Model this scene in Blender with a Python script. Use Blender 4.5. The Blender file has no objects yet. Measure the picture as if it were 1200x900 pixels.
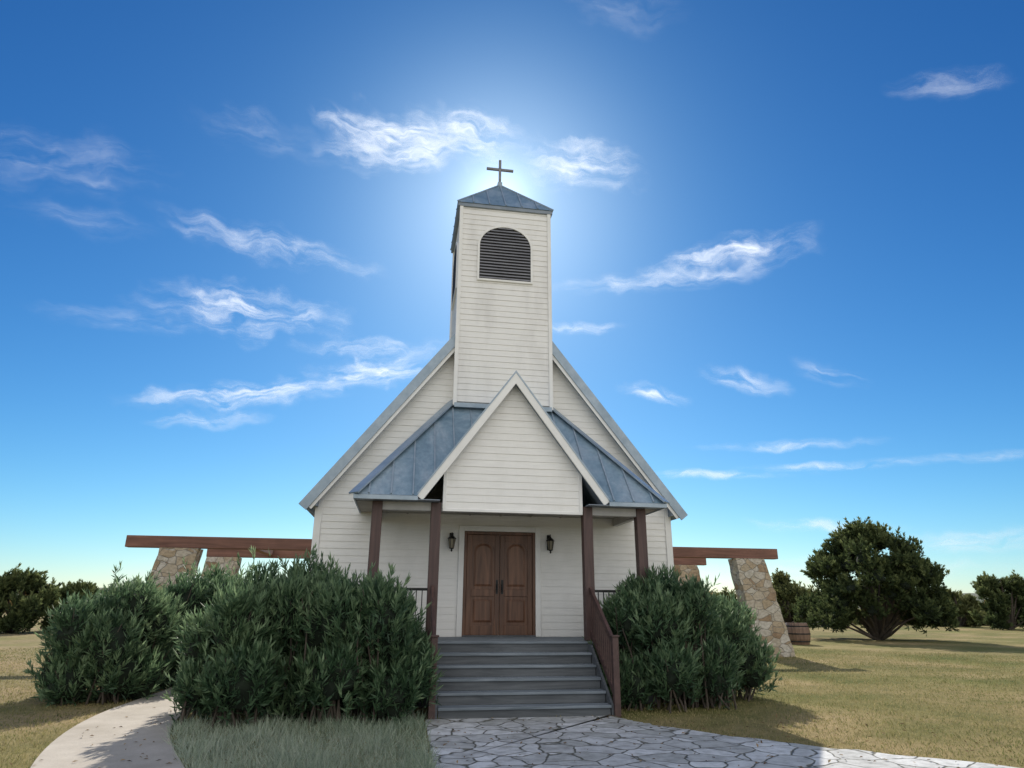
import bpy, bmesh, math, random
import numpy as np
from mathutils import Vector, Matrix
random.seed(4); rng=np.random.default_rng(7)
S=bpy.context.scene
def col(o):
    S.collection.objects.link(o); return o
# ---------------------------------------------------------------- materials
def newmat(name):
    m=bpy.data.materials.new(name); m.use_nodes=True
    nt=m.node_tree; b=nt.nodes['Principled BSDF']; return m,nt,b
def N(nt,t,**k):
    n=nt.nodes.new(t)
    for a,v in k.items(): setattr(n,a,v)
    return n
def ramp(nt,fac,stops,interp='LINEAR'):
    r=N(nt,'ShaderNodeValToRGB'); r.color_ramp.interpolation=interp
    e=r.color_ramp.elements
    while len(e)<len(stops): e.new(0.5)
    for el,(p,c) in zip(e,stops):
        el.position=p; el.color=(c[0],c[1],c[2],1)
    nt.links.new(fac,r.inputs[0]); return r.outputs[0]
def coords(nt,scale=(1,1,1),rot=(0,0,0)):
    t=N(nt,'ShaderNodeTexCoord'); m=N(nt,'ShaderNodeMapping')
    m.inputs['Scale'].default_value=scale; m.inputs['Rotation'].default_value=rot
    nt.links.new(t.outputs['Object'],m.inputs[0]); return m.outputs[0]
def noise(nt,vec,scale,detail=4,rough=.55,dist=0):
    n=N(nt,'ShaderNodeTexNoise'); n.inputs['Scale'].default_value=scale
    n.inputs['Detail'].default_value=detail; n.inputs['Roughness'].default_value=rough
    n.inputs['Distortion'].default_value=dist
    nt.links.new(vec,n.inputs['Vector']); return n.outputs[0]
def math_(nt,op,a,b=None,c=None):
    n=N(nt,'ShaderNodeMath',operation=op)
    for i,v in enumerate((a,b,c)):
        if v is None: continue
        if isinstance(v,(int,float)): n.inputs[i].default_value=v
        else: nt.links.new(v,n.inputs[i])
    return n.outputs[0]
def mix(nt,fac,a,b,mode='MIX'):
    n=N(nt,'ShaderNodeMix',data_type='RGBA',blend_type=mode)
    for i,v in ((0,fac),(6,a),(7,b)):
        if isinstance(v,(int,float)): n.inputs[i].default_value=v
        elif isinstance(v,tuple): n.inputs[i].default_value=(v[0],v[1],v[2],1)
        else: nt.links.new(v,n.inputs[i])
    return n.outputs[2]
def bump(nt,b,h,strength=.3,dist=.02):
    n=N(nt,'ShaderNodeBump'); n.inputs['Strength'].default_value=strength
    n.inputs['Distance'].default_value=dist
    nt.links.new(h,n.inputs['Height']); nt.links.new(n.outputs[0],b.inputs['Normal'])
def noisemat(name,c1,c2,scale=3,rough=.7,stretch=(1,1,1),bs=.2,metal=0,c3=None,bd=.01):
    m,nt,b=newmat(name); v=coords(nt,stretch)
    n=noise(nt,v,scale,6,.6)
    st=[(.3,c1),(.7,c2)] if c3 is None else [(.28,c1),(.5,c2),(.72,c3)]
    nt.links.new(ramp(nt,n,st),b.inputs['Base Color'])
    b.inputs['Roughness'].default_value=rough; b.inputs['Metallic'].default_value=metal
    n2=noise(nt,v,scale*7,3); bump(nt,b,n2,bs,bd); return m
def siding_mat(name,base,dirt):
    m,nt,b=newmat(name)
    v=coords(nt,(1,1,.35)); n=noise(nt,v,1.6,6,.65)
    v2=coords(nt,(.6,.6,7)); n2=noise(nt,v2,5,4)
    c=ramp(nt,n,[(.3,dirt),(.55,base)])
    c2=ramp(nt,n2,[(.25,(.88,.88,.88)),(.6,(1,1,1))])
    nt.links.new(mix(nt,.6,c,c2,'MULTIPLY'),b.inputs['Base Color'])
    b.inputs['Roughness'].default_value=.55
    bump(nt,b,noise(nt,coords(nt,(1,1,12)),6,4),.15,.006); return m
M_white=siding_mat('white_siding',(.87,.85,.81),(.80,.78,.735))
M_trim=noisemat('cream_trim',(.78,.765,.73),(.88,.865,.83),2,.5,bs=.08)
M_tower=siding_mat('tower_siding',(.86,.84,.805),(.74,.72,.69))
def wood(name,c1,c2,axis='z',rough=.55,sc=9):
    st={'z':(1,1,.07),'x':(.07,1,1),'y':(1,.07,1)}[axis]
    m,nt,b=newmat(name); v=coords(nt,st)
    n=noise(nt,v,sc,6,.6,1.5); n2=noise(nt,coords(nt),1.5,3)
    c=ramp(nt,n,[(.3,c1),(.7,c2)])
    c=mix(nt,.5,c,ramp(nt,n2,[(.3,(.6,.6,.6)),(.7,(1,1,1))]),'MULTIPLY')
    nt.links.new(c,b.inputs['Base Color']); b.inputs['Roughness'].default_value=rough
    bump(nt,b,n,.3,.006); return m
M_post=wood('brown_post_wood',(.060,.034,.031),(.12,.068,.058))
M_rail=wood('brown_rail_wood',(.060,.034,.030),(.12,.066,.054),'y')
M_door=wood('door_wood',(.065,.026,.013),(.23,.108,.058),'z',.45,7)
M_beam=wood('redwood_beam',(.13,.058,.04),(.27,.13,.09),'x',.7,6)
M_beamy=wood('redwood_beam_y',(.13,.058,.04),(.27,.13,.09),'y',.7,6)
M_step=wood('grey_step_wood',(.11,.135,.155),(.29,.325,.355),'x',.75,8)
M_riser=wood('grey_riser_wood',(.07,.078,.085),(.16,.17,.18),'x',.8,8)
M_ceil=wood('porch_ceiling_wood',(.32,.30,.27),(.50,.46,.41),'x',.7,6)
M_beamgrey=noisemat('porch_beam_paint',(.38,.37,.36),(.54,.52,.49),3,.6)
M_black=noisemat('black_iron',(.01,.01,.01),(.03,.03,.03),8,.4,metal=.6)
M_dark=noisemat('dark_void',(.02,.02,.022),(.03,.03,.03),2,.9)
M_louv=noisemat('louver_paint',(.15,.15,.17),(.28,.28,.30),6,.6,stretch=(.3,1,3))
M_soff=noisemat('soffit_blue_grey',(.17,.21,.26),(.28,.32,.37),2,.6,bs=.05)
def metal(name):
    m,nt,b=newmat(name); v=coords(nt,(1,1,.5)); n=noise(nt,v,1.3,6,.65,.6); n2=noise(nt,coords(nt),14,4)
    c=ramp(nt,n,[(.3,(.17,.27,.35)),(.5,(.28,.39,.47)),(.72,(.46,.54,.60))])
    c=mix(nt,.35,c,ramp(nt,n2,[(.35,(.6,.6,.6)),(.65,(1,1,1))]),'MULTIPLY')
    nt.links.new(c,b.inputs['Base Color'])
    b.inputs['Metallic'].default_value=.4
    nt.links.new(ramp(nt,n2,[(.3,(.38,.38,.38)),(.7,(.6,.6,.6))]),b.inputs['Roughness'])
    bump(nt,b,noise(nt,coords(nt),2.2,3),.25,.03); return m
M_metal=metal('galvalume_metal')
M_metaltrim=noisemat('metal_trim',(.25,.32,.38),(.40,.47,.53),3,.45,metal=.3,bs=.05)
M_glass,_nt,_b=newmat('window_glass'); _b.inputs['Base Color'].default_value=(.03,.04,.05,1); _b.inputs['Roughness'].default_value=.08
M_amber,_nt,_b=newmat('lantern_glass'); _b.inputs['Base Color'].default_value=(.25,.22,.15,1); _b.inputs['Roughness'].default_value=.2
def stone():
    m,nt,b=newmat('limestone_masonry')
    t=coords(nt,(1,1,1.5)); w=N(nt,'ShaderNodeTexNoise'); w.inputs['Scale'].default_value=2.5
    nt.links.new(t,w.inputs['Vector'])
    vv=mix(nt,.12,t,w.outputs['Color'],'ADD')
    vo=N(nt,'ShaderNodeTexVoronoi',feature='DISTANCE_TO_EDGE'); vo.inputs['Scale'].default_value=2.6
    vc=N(nt,'ShaderNodeTexVoronoi'); vc.inputs['Scale'].default_value=2.6
    nt.links.new(vv,vo.inputs['Vector']); nt.links.new(vv,vc.inputs['Vector'])
    sep=N(nt,'ShaderNodeSeparateColor'); nt.links.new(vc.outputs['Color'],sep.inputs[0])
    c=ramp(nt,sep.outputs[0],[(0,(.30,.20,.12)),(.3,(.44,.35,.24)),(.6,(.50,.44,.35)),(1,(.56,.52,.45))])
    n=noise(nt,t,9,5); c=mix(nt,.7,c,ramp(nt,n,[(.3,(.55,.52,.5)),(.6,(1,1,1))]),'MULTIPLY')
    e=ramp(nt,vo.outputs[0],[(.0,(0,0,0)),(.03,(1,1,1))])
    c=mix(nt,e,(.44,.40,.34),c); nt.links.new(c,b.inputs['Base Color'])
    b.inputs['Roughness'].default_value=.9
    bump(nt,b,math_(nt,'ADD',e,math_(nt,'MULTIPLY',n,.6)),.9,.04); return m
M_stone=stone()
def flag():
    m,nt,b=newmat('flagstone')
    t=coords(nt); w=N(nt,'ShaderNodeTexNoise'); w.inputs['Scale'].default_value=1.6; w.inputs['Detail'].default_value=3
    nt.links.new(t,w.inputs['Vector'])
    vv=mix(nt,.35,t,w.outputs['Color'],'ADD')
    vo=N(nt,'ShaderNodeTexVoronoi',feature='DISTANCE_TO_EDGE'); vo.inputs['Scale'].default_value=2.3
    vc=N(nt,'ShaderNodeTexVoronoi'); vc.inputs['Scale'].default_value=2.3
    nt.links.new(vv,vo.inputs['Vector']); nt.links.new(vv,vc.inputs['Vector'])
    sep=N(nt,'ShaderNodeSeparateColor'); nt.links.new(vc.outputs['Color'],sep.inputs[0])
    c=ramp(nt,sep.outputs[0],[(0,(.46,.46,.43)),(.4,(.57,.57,.55)),(.7,(.66,.66,.64)),(1,(.74,.74,.72))])
    n=noise(nt,t,5,7,.7); c=mix(nt,.85,c,ramp(nt,n,[(.32,(.5,.49,.47)),(.58,(1,1,1))]),'MULTIPLY')
    thr=math_(nt,'ADD',vo.outputs[0],math_(nt,'MULTIPLY',math_(nt,'SUBTRACT',noise(nt,t,14,3),.5),.05))
    e=ramp(nt,thr,[(.010,(0,0,0)),(.040,(1,1,1))])
    c=mix(nt,e,(.11,.105,.075),c); nt.links.new(c,b.inputs['Base Color'])
    b.inputs['Roughness'].default_value=.8
    bump(nt,b,math_(nt,'ADD',e,math_(nt,'MULTIPLY',n,.5)),.7,.03); return m
M_flag=flag()
def concrete():
    m,nt,b=newmat('concrete'); t=coords(nt); n=noise(nt,t,1.2,8,.65); n2=noise(nt,t,60,3)
    c=ramp(nt,n,[(.3,(.38,.33,.26)),(.7,(.55,.49,.41))])
    c=mix(nt,.5,c,ramp(nt,n2,[(.3,(.7,.7,.7)),(.6,(1,1,1))]),'MULTIPLY')
    nt.links.new(c,b.inputs['Base Color']); b.inputs['Roughness'].default_value=.85
    bump(nt,b,n2,.25,.01); return m
M_conc=concrete()
def lawn():
    m,nt,b=newmat('dry_lawn'); t=coords(nt)
    n=noise(nt,t,.30,6,.6); n2=noise(nt,t,3,8,.75); n3=noise(nt,t,35,4,.7); n4=noise(nt,t,.16,4,.6)
    c=ramp(nt,n,[(.30,(.17,.18,.065)),(.45,(.30,.25,.11)),(.60,(.43,.33,.17)),(.75,(.50,.38,.21))])
    s=N(nt,'ShaderNodeSeparateXYZ'); nt.links.new(t,s.inputs[0])
    w=N(nt,'ShaderNodeMapRange'); nt.links.new(s.outputs[0],w.inputs[0]); w.inputs[1].default_value=-4; w.inputs[2].default_value=-12
    c=mix(nt,math_(nt,'MULTIPLY',w.outputs[0],.65),c,(.47,.35,.22))
    c=mix(nt,.8,c,ramp(nt,n2,[(.3,(.48,.54,.44)),(.5,(.9,.9,.85)),(.7,(1.1,1.05,1))]),'MULTIPLY')
    c=mix(nt,.7,c,ramp(nt,n3,[(.3,(.5,.5,.48)),(.6,(1,1,1))]),'MULTIPLY')
    c=mix(nt,.8,c,ramp(nt,n4,[(.38,(.55,.72,.45)),(.58,(1,1,1))]),'MULTIPLY')
    nt.links.new(c,b.inputs['Base Color']); b.inputs['Roughness'].default_value=1
    b.inputs['Specular IOR Level'].default_value=.1
    bump(nt,b,math_(nt,'ADD',n3,n2),.6,.05); return m
M_lawn=lawn()
def leafmat(name,c1,c2,c3,trans=.3,rough=.45,spec=.4):
    m,nt,b=newmat(name)
    a=N(nt,'ShaderNodeAttribute',attribute_name='tint')
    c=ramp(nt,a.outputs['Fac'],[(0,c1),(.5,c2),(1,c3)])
    nt.links.new(c,b.inputs['Base Color']); b.inputs['Roughness'].default_value=rough
    b.inputs['Specular IOR Level'].default_value=spec
    tr=N(nt,'ShaderNodeBsdfTranslucent'); nt.links.new(c,tr.inputs[0])
    mx=N(nt,'ShaderNodeMixShader'); mx.inputs[0].default_value=trans
    nt.links.new(b.outputs[0],mx.inputs[1]); nt.links.new(tr.outputs[0],mx.inputs[2])
    nt.links.new(mx.outputs[0],nt.nodes['Material Output'].inputs[0]); return m
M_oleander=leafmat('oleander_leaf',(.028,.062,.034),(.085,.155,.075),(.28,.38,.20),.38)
M_juniper=leafmat('juniper_leaf',(.03,.045,.02),(.08,.11,.042),(.21,.24,.095),.4,.7,.15)
M_oak=leafmat('oak_leaf',(.07,.08,.035),(.14,.16,.06),(.27,.27,.11),.4,.7,.1)
M_autumn=leafmat('autumn_leaf',(.16,.11,.05),(.28,.19,.08),(.38,.26,.11),.4,.7,.1)
M_blade=leafmat('grass_blade',(.12,.16,.05),(.31,.27,.12),(.52,.42,.23),.4,.8,.1)
M_tuft=leafmat('pale_grass_blade',(.16,.23,.14),(.36,.42,.30),(.62,.64,.50),.3,.6,.2)
M_litter=leafmat('fallen_leaf',(.10,.06,.03),(.22,.14,.07),(.38,.27,.14),.1,.8,.1)
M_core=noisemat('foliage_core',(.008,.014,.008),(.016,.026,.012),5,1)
M_bark=noisemat('bark',(.05,.04,.03),(.14,.11,.085),6,.95,stretch=(1,1,.2),bs=.8,bd=.03)
# ---------------------------------------------------------------- mesh helpers
def empty(name,loc=(0,0,0)):
    e=bpy.data.objects.new(name,None); e.location=loc; e.empty_display_size=.3; return col(e)
def mobj(name,verts,faces,mat,parent=None,smooth=False,bev=0):
    me=bpy.data.meshes.new(name); me.from_pydata([tuple(map(float,v)) for v in verts],[],faces)
    bm=bmesh.new(); bm.from_mesh(me); bmesh.ops.recalc_face_normals(bm,faces=bm.faces); bm.to_mesh(me); bm.free()
    me.materials.append(mat)
    if smooth: me.polygons.foreach_set('use_smooth',[True]*len(me.polygons))
    o=bpy.data.objects.new(name,me); col(o)
    if parent is not None: o.parent=parent
    if bev:
        b=o.modifiers.new('bevel','BEVEL'); b.width=bev; b.segments=2; b.limit_method='ANGLE'
    return o
BF=[(0,1,2,3),(7,6,5,4),(0,4,5,1),(1,5,6,2),(2,6,7,3),(3,7,4,0)]
def boxv(x0,x1,y0,y1,z0,z1):
    return [(x0,y0,z0),(x1,y0,z0),(x1,y1,z0),(x0,y1,z0),(x0,y0,z1),(x1,y0,z1),(x1,y1,z1),(x0,y1,z1)]
def boxes(name,L,mat,parent=None,bev=.006):
    V=[];F=[]
    for b in L:
        k=len(V); V+=boxv(*b); F+=[tuple(i+k for i in f) for f in BF]
    return mobj(name,V,F,mat,parent,bev=bev)
def prism(name,poly,y0,y1,mat,parent=None,bev=0,axis='y'):
    n=len(poly)
    if axis=='y': V=[(a,y0,b) for a,b in poly]+[(a,y1,b) for a,b in poly]
    elif axis=='x': V=[(y0,a,b) for a,b in poly]+[(y1,a,b) for a,b in poly]
    else: V=[(a,b,y0) for a,b in poly]+[(a,b,y1) for a,b in poly]
    F=[tuple(range(n)),tuple(range(2*n-1,n-1,-1))]+[(i,(i+1)%n,n+(i+1)%n,n+i) for i in range(n)]
    return mobj(name,V,F,mat,parent,bev=bev)
def beam(name,segs,w,h,mat,parent=None,bev=.005,up=Vector((0,0,1))):
    V=[];F=[]
    for a,b in segs:
        a=Vector(a);b=Vector(b);d=(b-a).normalized()
        u=up if abs(d.dot(up))<.98 else Vector((0,1,0))
        s=d.cross(u).normalized();t=s.cross(d).normalized();k=len(V)
        for p in (a,b):
            for i,j in ((-1,-1),(1,-1),(1,1),(-1,1)): V.append(p+s*i*w/2+t*j*h/2)
        F+=[tuple(i+k for i in f) for f in BF]
    return mobj(name,V,F,mat,parent,bev=bev)
def siding(name,T,z0,z1,segf,mat,parent,h=.15,o1=.015,o0=.003):
    V=[];F=[];z=z0
    while z<z1-1e-4:
        zt=min(z+h,z1); zm=(z+zt)/2
        A=segf(z,zm);B=segf(zt,zm)
        for (l,r),(l2,r2) in zip(A,B):
            if r-l<.01 and r2-l2<.01: continue
            k=len(V); j=random.uniform(-.003,.002)
            V+=[T(l,o1+j,z),T(r,o1+j,z),T(r2,o0,zt),T(l2,o0,zt),T(l,-.01,z),T(r,-.01,z)]
            F+=[(k,k+1,k+2,k+3),(k+4,k+5,k+1,k)]
        z=zt
    me=bpy.data.meshes.new(name); me.from_pydata(V,[],F); me.materials.append(mat)
    o=bpy.data.objects.new(name,me); col(o); o.parent=parent; return o
# ---------------------------------------------------------------- chapel
CH=empty('chapel')
SL=1.2964
YW=3.28; WW=4.036
TW=1.156;TY0=2.96;TY1=5.35
prism('wall_core',[(-3.98,-.2),(3.98,-.2),(3.98,4.1),(0,9.27),(-3.98,4.1)],YW+.02,12.2,M_white,CH)
def wseg(z,zm):
    w=max(min(WW,(9.50-z)/SL),0)
    if 1.12<zm<3.34: return [(-w,-.86),(.86,w)]
    return [(-w,w)]
siding('front_siding',lambda u,o,z:(u,YW-o,z),0,1.12,wseg,M_white,CH)
siding('front_siding_door_zone',lambda u,o,z:(u,YW-o,z),1.12,3.34,wseg,M_white,CH)
siding('front_siding_gable',lambda u,o,z:(u,YW-o,z),3.34,9.3,wseg,M_white,CH)
for s in (-1,1):
    siding('side_siding',lambda u,o,z:(s*(WW-.03+o),u,z),0,4.2,lambda z,zm:[(YW,12.2)],M_white,CH)
    boxes('corner_board',[(s*4.036-.075,s*4.036+.075,YW-.035,YW+.1,0,4.0)],M_trim,CH)
    wb=[];wg=[]
    for yc in (5.2,7.6,10.0):
        x0,x1=sorted((s*(WW-.02),s*(WW+.04)))
        wb+=[(x0,x1,yc-.5,yc-.42,1.6,3.3),(x0,x1,yc+.42,yc+.5,1.6,3.3),(x0,x1,yc-.42,yc+.42,3.22,3.3),(x0,x1,yc-.5,yc+.5,1.5,1.6),(x0,x1,yc-.42,yc+.42,2.4,2.45),(x0,x1,yc-.025,yc+.025,1.6,2.4),(x0,x1,yc-.025,yc+.025,2.45,3.22)]
        x0,x1=sorted((s*(WW-.02),s*(WW+.02))); wg.append((x0,x1,yc-.42,yc+.42,1.6,3.22))
    boxes('side_window_frames',wb,M_trim,CH); boxes('side_window_glass',wg,M_glass,CH,0)
def chev(W,ze,za,t,off=0):
    sl=(za-ze)/W; ang=math.atan(sl); nx,nz=math.sin(ang),-math.cos(ang)
    def line(o): return (W-nx*o,ze+nz*o),za-o/math.cos(ang)
    (e0,a0),(e1,a1)=line(off),line(off+t)
    return [(-e0[0],e0[1]),(0,a0),(e0[0],e0[1]),(e1[0],e1[1]),(0,a1),(-e1[0],e1[1])]
def halfchev(W,ze,za,t,off,s,xin):
    c=chev(W,ze,za,t,off);eo,ei=c[2],c[3];ao,ai=c[1][1],c[4][1]
    zo=ao+(eo[1]-ao)*xin/eo[0];zi=ai+(ei[1]-ai)*xin/ei[0]
    return [(s*xin,zo),(s*eo[0],eo[1]),(s*ei[0],ei[1]),(s*xin,zi)]
XI=TW+.012
def mainroof(name,W,ze,za,t,off,y0,y1,mat,bev=0):
    if y1>TY1:
        prism(name,chev(W,ze,za,t,off),max(y0,TY1+.02),y1,mat,CH,bev)
    if y0<TY1:
        for s in (-1,1): prism(name,halfchev(W,ze,za,t,off,s,XI),y0,min(y1,TY1+.02),mat,CH,bev)
mainroof('main_roof',4.42,3.84,9.57,.09,0,3.02,12.55,M_metal)
mainroof('main_roof_deck',4.40,3.86,9.57,.10,.0905,3.04,12.5,M_soff)
mainroof('main_rake_trim',4.44,3.815,9.60,.21,0,2.985,3.017,M_metaltrim,.006)
mainroof('main_rake_board',4.28,3.80,9.36,.11,.03,3.0175,3.038,M_trim)
for y in np.arange(3.4,12.5,.45): mainroof('roof_seam',4.43,3.87,9.61,.05,0,y,y+.025,M_metal)
for s in (-1,1):
    prism('eave_return',[(s*4.36,3.79),(s*4.05,3.79),(s*4.05,4.15)],3.04,12.3,M_soff,CH)
# tower
boxes('tower_core',[(-TW+.03,TW-.03,TY0+.03,TY1-.03,6.2,11.62)],M_tower,CH,0)
full=lambda a,b:(lambda z,zm:[(a,b)])
siding('tower_front_siding',lambda u,o,z:(u,TY0-o,z),6.3,11.62,full(-TW+.04,TW-.04),M_tower,CH,.15)
siding('tower_left_siding',lambda u,o,z:(-TW-o,u,z),6.3,11.62,full(TY0+.04,TY1-.04),M_tower,CH,.15,.010)
siding('tower_right_siding',lambda u,o,z:(TW+o,u,z),6.3,11.62,full(TY0+.04,TY1-.04),M_tower,CH,.15,.010)
siding('tower_back_siding',lambda u,o,z:(u,TY1+o,z),7,11.62,full(-TW+.04,TW-.04),M_tower,CH,.15)
cb=[]
for sx in (-1,1):
    for y in (TY0,TY1): cb.append((sx*TW-.045,sx*TW+.045,y-.045,y+.045,6.2,11.61))
boxes('tower_corner_boards',cb,M_trim,CH)
H=1.27;yc=(TY0+TY1)/2;zE=11.70;zA=13.22
boxes('tower_cap_fascia',[(-H+.02,H-.02,yc-H+.02,yc+H-.02,11.60,11.70)],M_soff,CH)
mobj('tower_cap_roof',[(-H,yc-H,zE+.003),(H,yc-H,zE+.003),(H,yc+H,zE+.003),(-H,yc+H,zE+.003),(0,yc,zA)],[(0,1,4),(1,2,4),(2,3,4),(3,0,4),(3,2,1,0)],M_metal,CH)
seg=[]
for k in range(4):
    R=Matrix.Rotation(k*math.pi/2,3,'Z')
    def P(x,t):
        v=Vector((x,-H*(1-t),0)); v=R@v; return Vector((v.x,yc+v.y,zE+(zA-zE)*t+.02))
    for x in (-.85,-.43,0,.43,.85): seg.append((P(x,0),P(x,1-abs(x)/H-.01)))
    seg.append((P(-H,0),P(0,1)))
beam('tower_cap_seams',seg,.03,.035,M_metaltrim,CH,0)
CR=[(-.035,.035,yc-.035,yc+.035,13.1,14.08),(-.39,-.035,yc-.03,yc+.03,13.72,13.79),(.035,.39,yc-.03,yc+.03,13.72,13.79)]
boxes('steeple_cross',CR,M_louv,CH,.008)
beam('cross_base',[((0,yc,13.12),(0,yc,13.30))],.13,.13,M_metaltrim,CH)
def archpts(w,zb,zs,r,n=20):
    return [(-w,zb),(w,zb)]+[(w*math.cos(a),zs+r*math.sin(a)) for a in np.linspace(0,math.pi,n+1)]
def vent(T,name):
    outer=archpts(.71,9.50,10.50,.62);inner=archpts(.66,9.55,10.50,.57)
    n=len(outer)
    V=[T(a,.055,b) for a,b in outer]+[T(a,.055,b) for a,b in inner]+[T(a,.0,b) for a,b in outer]+[T(a,.0,b) for a,b in inner]
    F=[]
    for i in range(n):
        j=(i+1)%n; F+=[(i,j,n+j,n+i),(i,2*n+i,2*n+j,j),(n+i,n+j,3*n+j,3*n+i)]
    mobj(name+'_trim',V,F,M_trim,CH)
    mobj(name+'_void',[T(a,.024,b) for a,b in inner],[tuple(range(n))],M_dark,CH)
    V=[];F=[];z=9.57
    while z<11.02:
        w=.655 if z<10.50 else .655*math.sqrt(max(0,1-((z-10.50+.03)/.57)**2))
        if w>.05:
            k=len(V); V+=[T(-w,.052,z),T(w,.052,z),T(w,.028,z+.05),T(-w,.028,z+.05),T(-w,.052,z+.014),T(w,.052,z+.014)]
            F+=[(k,k+1,k+2,k+3),(k+4,k+5,k+2,k+3),(k,k+1,k+5,k+4)]
        z+=.085
    mobj(name+'_louvers',V,F,M_louv,CH)
vent(lambda u,o,z:(u,TY0-o,z),'front_vent')
vent(lambda u,o,z:(-TW-o,yc-u,z),'left_vent')
vent(lambda u,o,z:(TW+o,yc+u,z),'right_vent')
# porch hip roof
EX=3.16;EY=1.115;EZ=3.78;RX=1.118;RZ=6.44;GS=1.365;GZ=6.46
def hy(z): return EY+(z-EZ)/(RZ-EZ)*(YW-EY)
for s in (-1,1):
    V=[(s*EX,EY,EZ),(s*1.955,EY,EZ),(s*.02,YW,RZ),(s*RX,YW,RZ)]
    mobj('porch_roof_front',V,[(0,1,2,3)],M_metal,CH)
    V=[(s*EX,EY,EZ),(s*RX,YW,RZ),(s*EX,YW,EZ)]
    mobj('porch_roof_side',V,[(0,1,2)],M_metal,CH)
    sg=[]
    for x in np.arange(.35,3.1,.42):
        ztop=RZ if x<RX else EZ+(RZ-EZ)*(EX-x)/(EX-RX)
        zb=EZ if x>1.95 else GZ-GS*x
        if ztop-zb<.15: continue
        sg.append(((s*x,hy(zb),zb+.02),(s*x,hy(ztop),ztop+.02)))
    beam('porch_roof_seams',sg,.028,.04,M_metaltrim,CH,0)
    beam('porch_hip_flashing',[((s*EX,EY,EZ+.015),(s*RX,YW-.02,RZ+.015))],.26,.03,M_metaltrim,CH,0)
    sg=[]
    for y in np.arange(EY+.4,YW,.45):
        t=(y-EY)/(YW-EY); sg.append(((s*EX,y,EZ+.02),(s*(EX-(EX-RX)*t),y,EZ+(RZ-EZ)*t+.02)))
    beam('porch_side_seams',sg,.028,.04,M_metal,CH,0)
    x0,x1=sorted((s*EX,s*1.93))
    boxes('porch_eave_fascia',[(x0,x1,EY,EY+.03,EZ-.09,EZ-.003)],M_metaltrim,CH)
    x0,x1=sorted((s*EX,s*(EX-.03)))
    boxes('porch_side_fascia',[(x0,x1,EY+.03,YW,EZ-.09,EZ-.003)],M_metaltrim,CH)
    x0,x1=sorted((s*(EX-.03),s*1.5))
    boxes('porch_soffit',[(x0,x1,EY+.03,1.46,EZ-.075,EZ-.06)],M_soff,CH,0)
boxes('tower_base_flashing',[(-1.17,1.17,TY0-.06,TY0-.025,6.15,6.26)],M_metaltrim,CH)
boxes('porch_ceiling',[(-EX+.03,EX-.03,1.60,YW-.02,EZ-.07,EZ-.05)],M_ceil,CH,0)
boxes('ceiling_battens',[(x-.02,x+.02,1.62,YW-.03,EZ-.085,EZ-.07) for x in np.arange(-2.8,2.9,.7)],M_ceil,CH,0)
boxes('porch_beam',[(-2.80,2.80,1.46,1.60,3.54,3.703)],M_beamgrey,CH)
boxes('porch_side_beams',[(s*2.73-.06,s*2.73+.06,1.601,YW-.02,3.54,3.703) for s in (-1,1)],M_beamgrey,CH)
prism('gable_roof',chev(1.95,3.80,GZ,.05),1.20,YW-.05,M_metal,CH)
prism('gable_soffit',chev(1.93,3.82,GZ,.05,.051),1.21,1.6,M_soff,CH)
prism('gable_rake_board',chev(1.96,3.79,GZ+.012,.15),1.165,1.197,M_trim,CH,.006)
prism('gable_rake_flashing',chev(1.985,3.79,GZ+.05,.03),1.155,1.24,M_metaltrim,CH)
gw=lambda z:max(0,min(1.40,(6.34-z)/GS))
siding('gable_siding',lambda u,o,z:(u,1.40-o,z),3.58,6.33,lambda z,zm:[(-gw(z),gw(z))],M_white,CH,.145)
prism('gable_wall_core',[(-1.4,3.56),(1.4,3.56),(1.4,4.42),(0,6.33),(-1.4,4.42)],1.405,1.455,M_white,CH)
boxes('gable_bottom_trim',[(-1.43,1.43,1.365,1.40,3.53,3.585)],M_trim,CH)
boxes('gable_side_trim',[(s*1.40-.035,s*1.40+.035,1.37,1.40,3.586,4.40) for s in (-1,1)],M_trim,CH)
boxes('inner_posts',[(s*1.555-.1,s*1.555+.1,1.42,1.62,1.124,3.705) for s in (-1,1)],M_post,CH,.012)
boxes('outer_posts',[(s*2.706-.1,s*2.706+.1,1.43,1.63,1.124,3.704) for s in (-1,1)],M_post,CH,.012)
boxes('porch_floor',[(-2.9,2.9,1.37+i*.14,1.37+i*.14+.132,1.08,1.12) for i in range(13)],M_step,CH,.004)
boxes('porch_rim',[(-2.88,2.88,1.40,1.44,.86,1.08),(-2.88,-2.84,1.44,YW-.02,.86,1.08),(2.84,2.88,1.44,YW-.02,.86,1.08)],M_riser,CH)
boxes('porch_skirt',[(-2.86,-1.52,1.43,1.47,-.1,.86),(1.52,2.86,1.43,1.47,-.1,.86),(-2.86,-2.82,1.47,3.2,-.1,.86),(2.82,2.86,1.47,3.2,-.1,.86)],M_riser,CH)
tr=[];ri=[];r=1.12/6
for i in range(5):
    z=r*(i+1)
    tr+=[(-1.46,1.46,i*.28-.025,i*.28+.125,z-.045,z),(-1.46,1.46,i*.28+.133,i*.28+.278,z-.045,z)]
for i in range(6):
    ri.append((-1.45,1.45,i*.28+.012,i*.28+.04,r*i+.0,r*(i+1)-.047))
boxes('stair_treads',tr,M_step,CH,.008); boxes('stair_risers',ri,M_riser,CH,.003)
for s in (-1,1):
    prism('stair_stringer',[(0.0,0),(1.4,0),(1.4,1.07),(1.2,1.07),(0,.19)],s*1.465,s*1.505,M_riser,CH,axis='x')
boxes('newel_posts',[(s*1.56-.055,s*1.56+.055,-.06,.05,0,1.26) for s in (-1,1)],M_rail,CH,.008)
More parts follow.
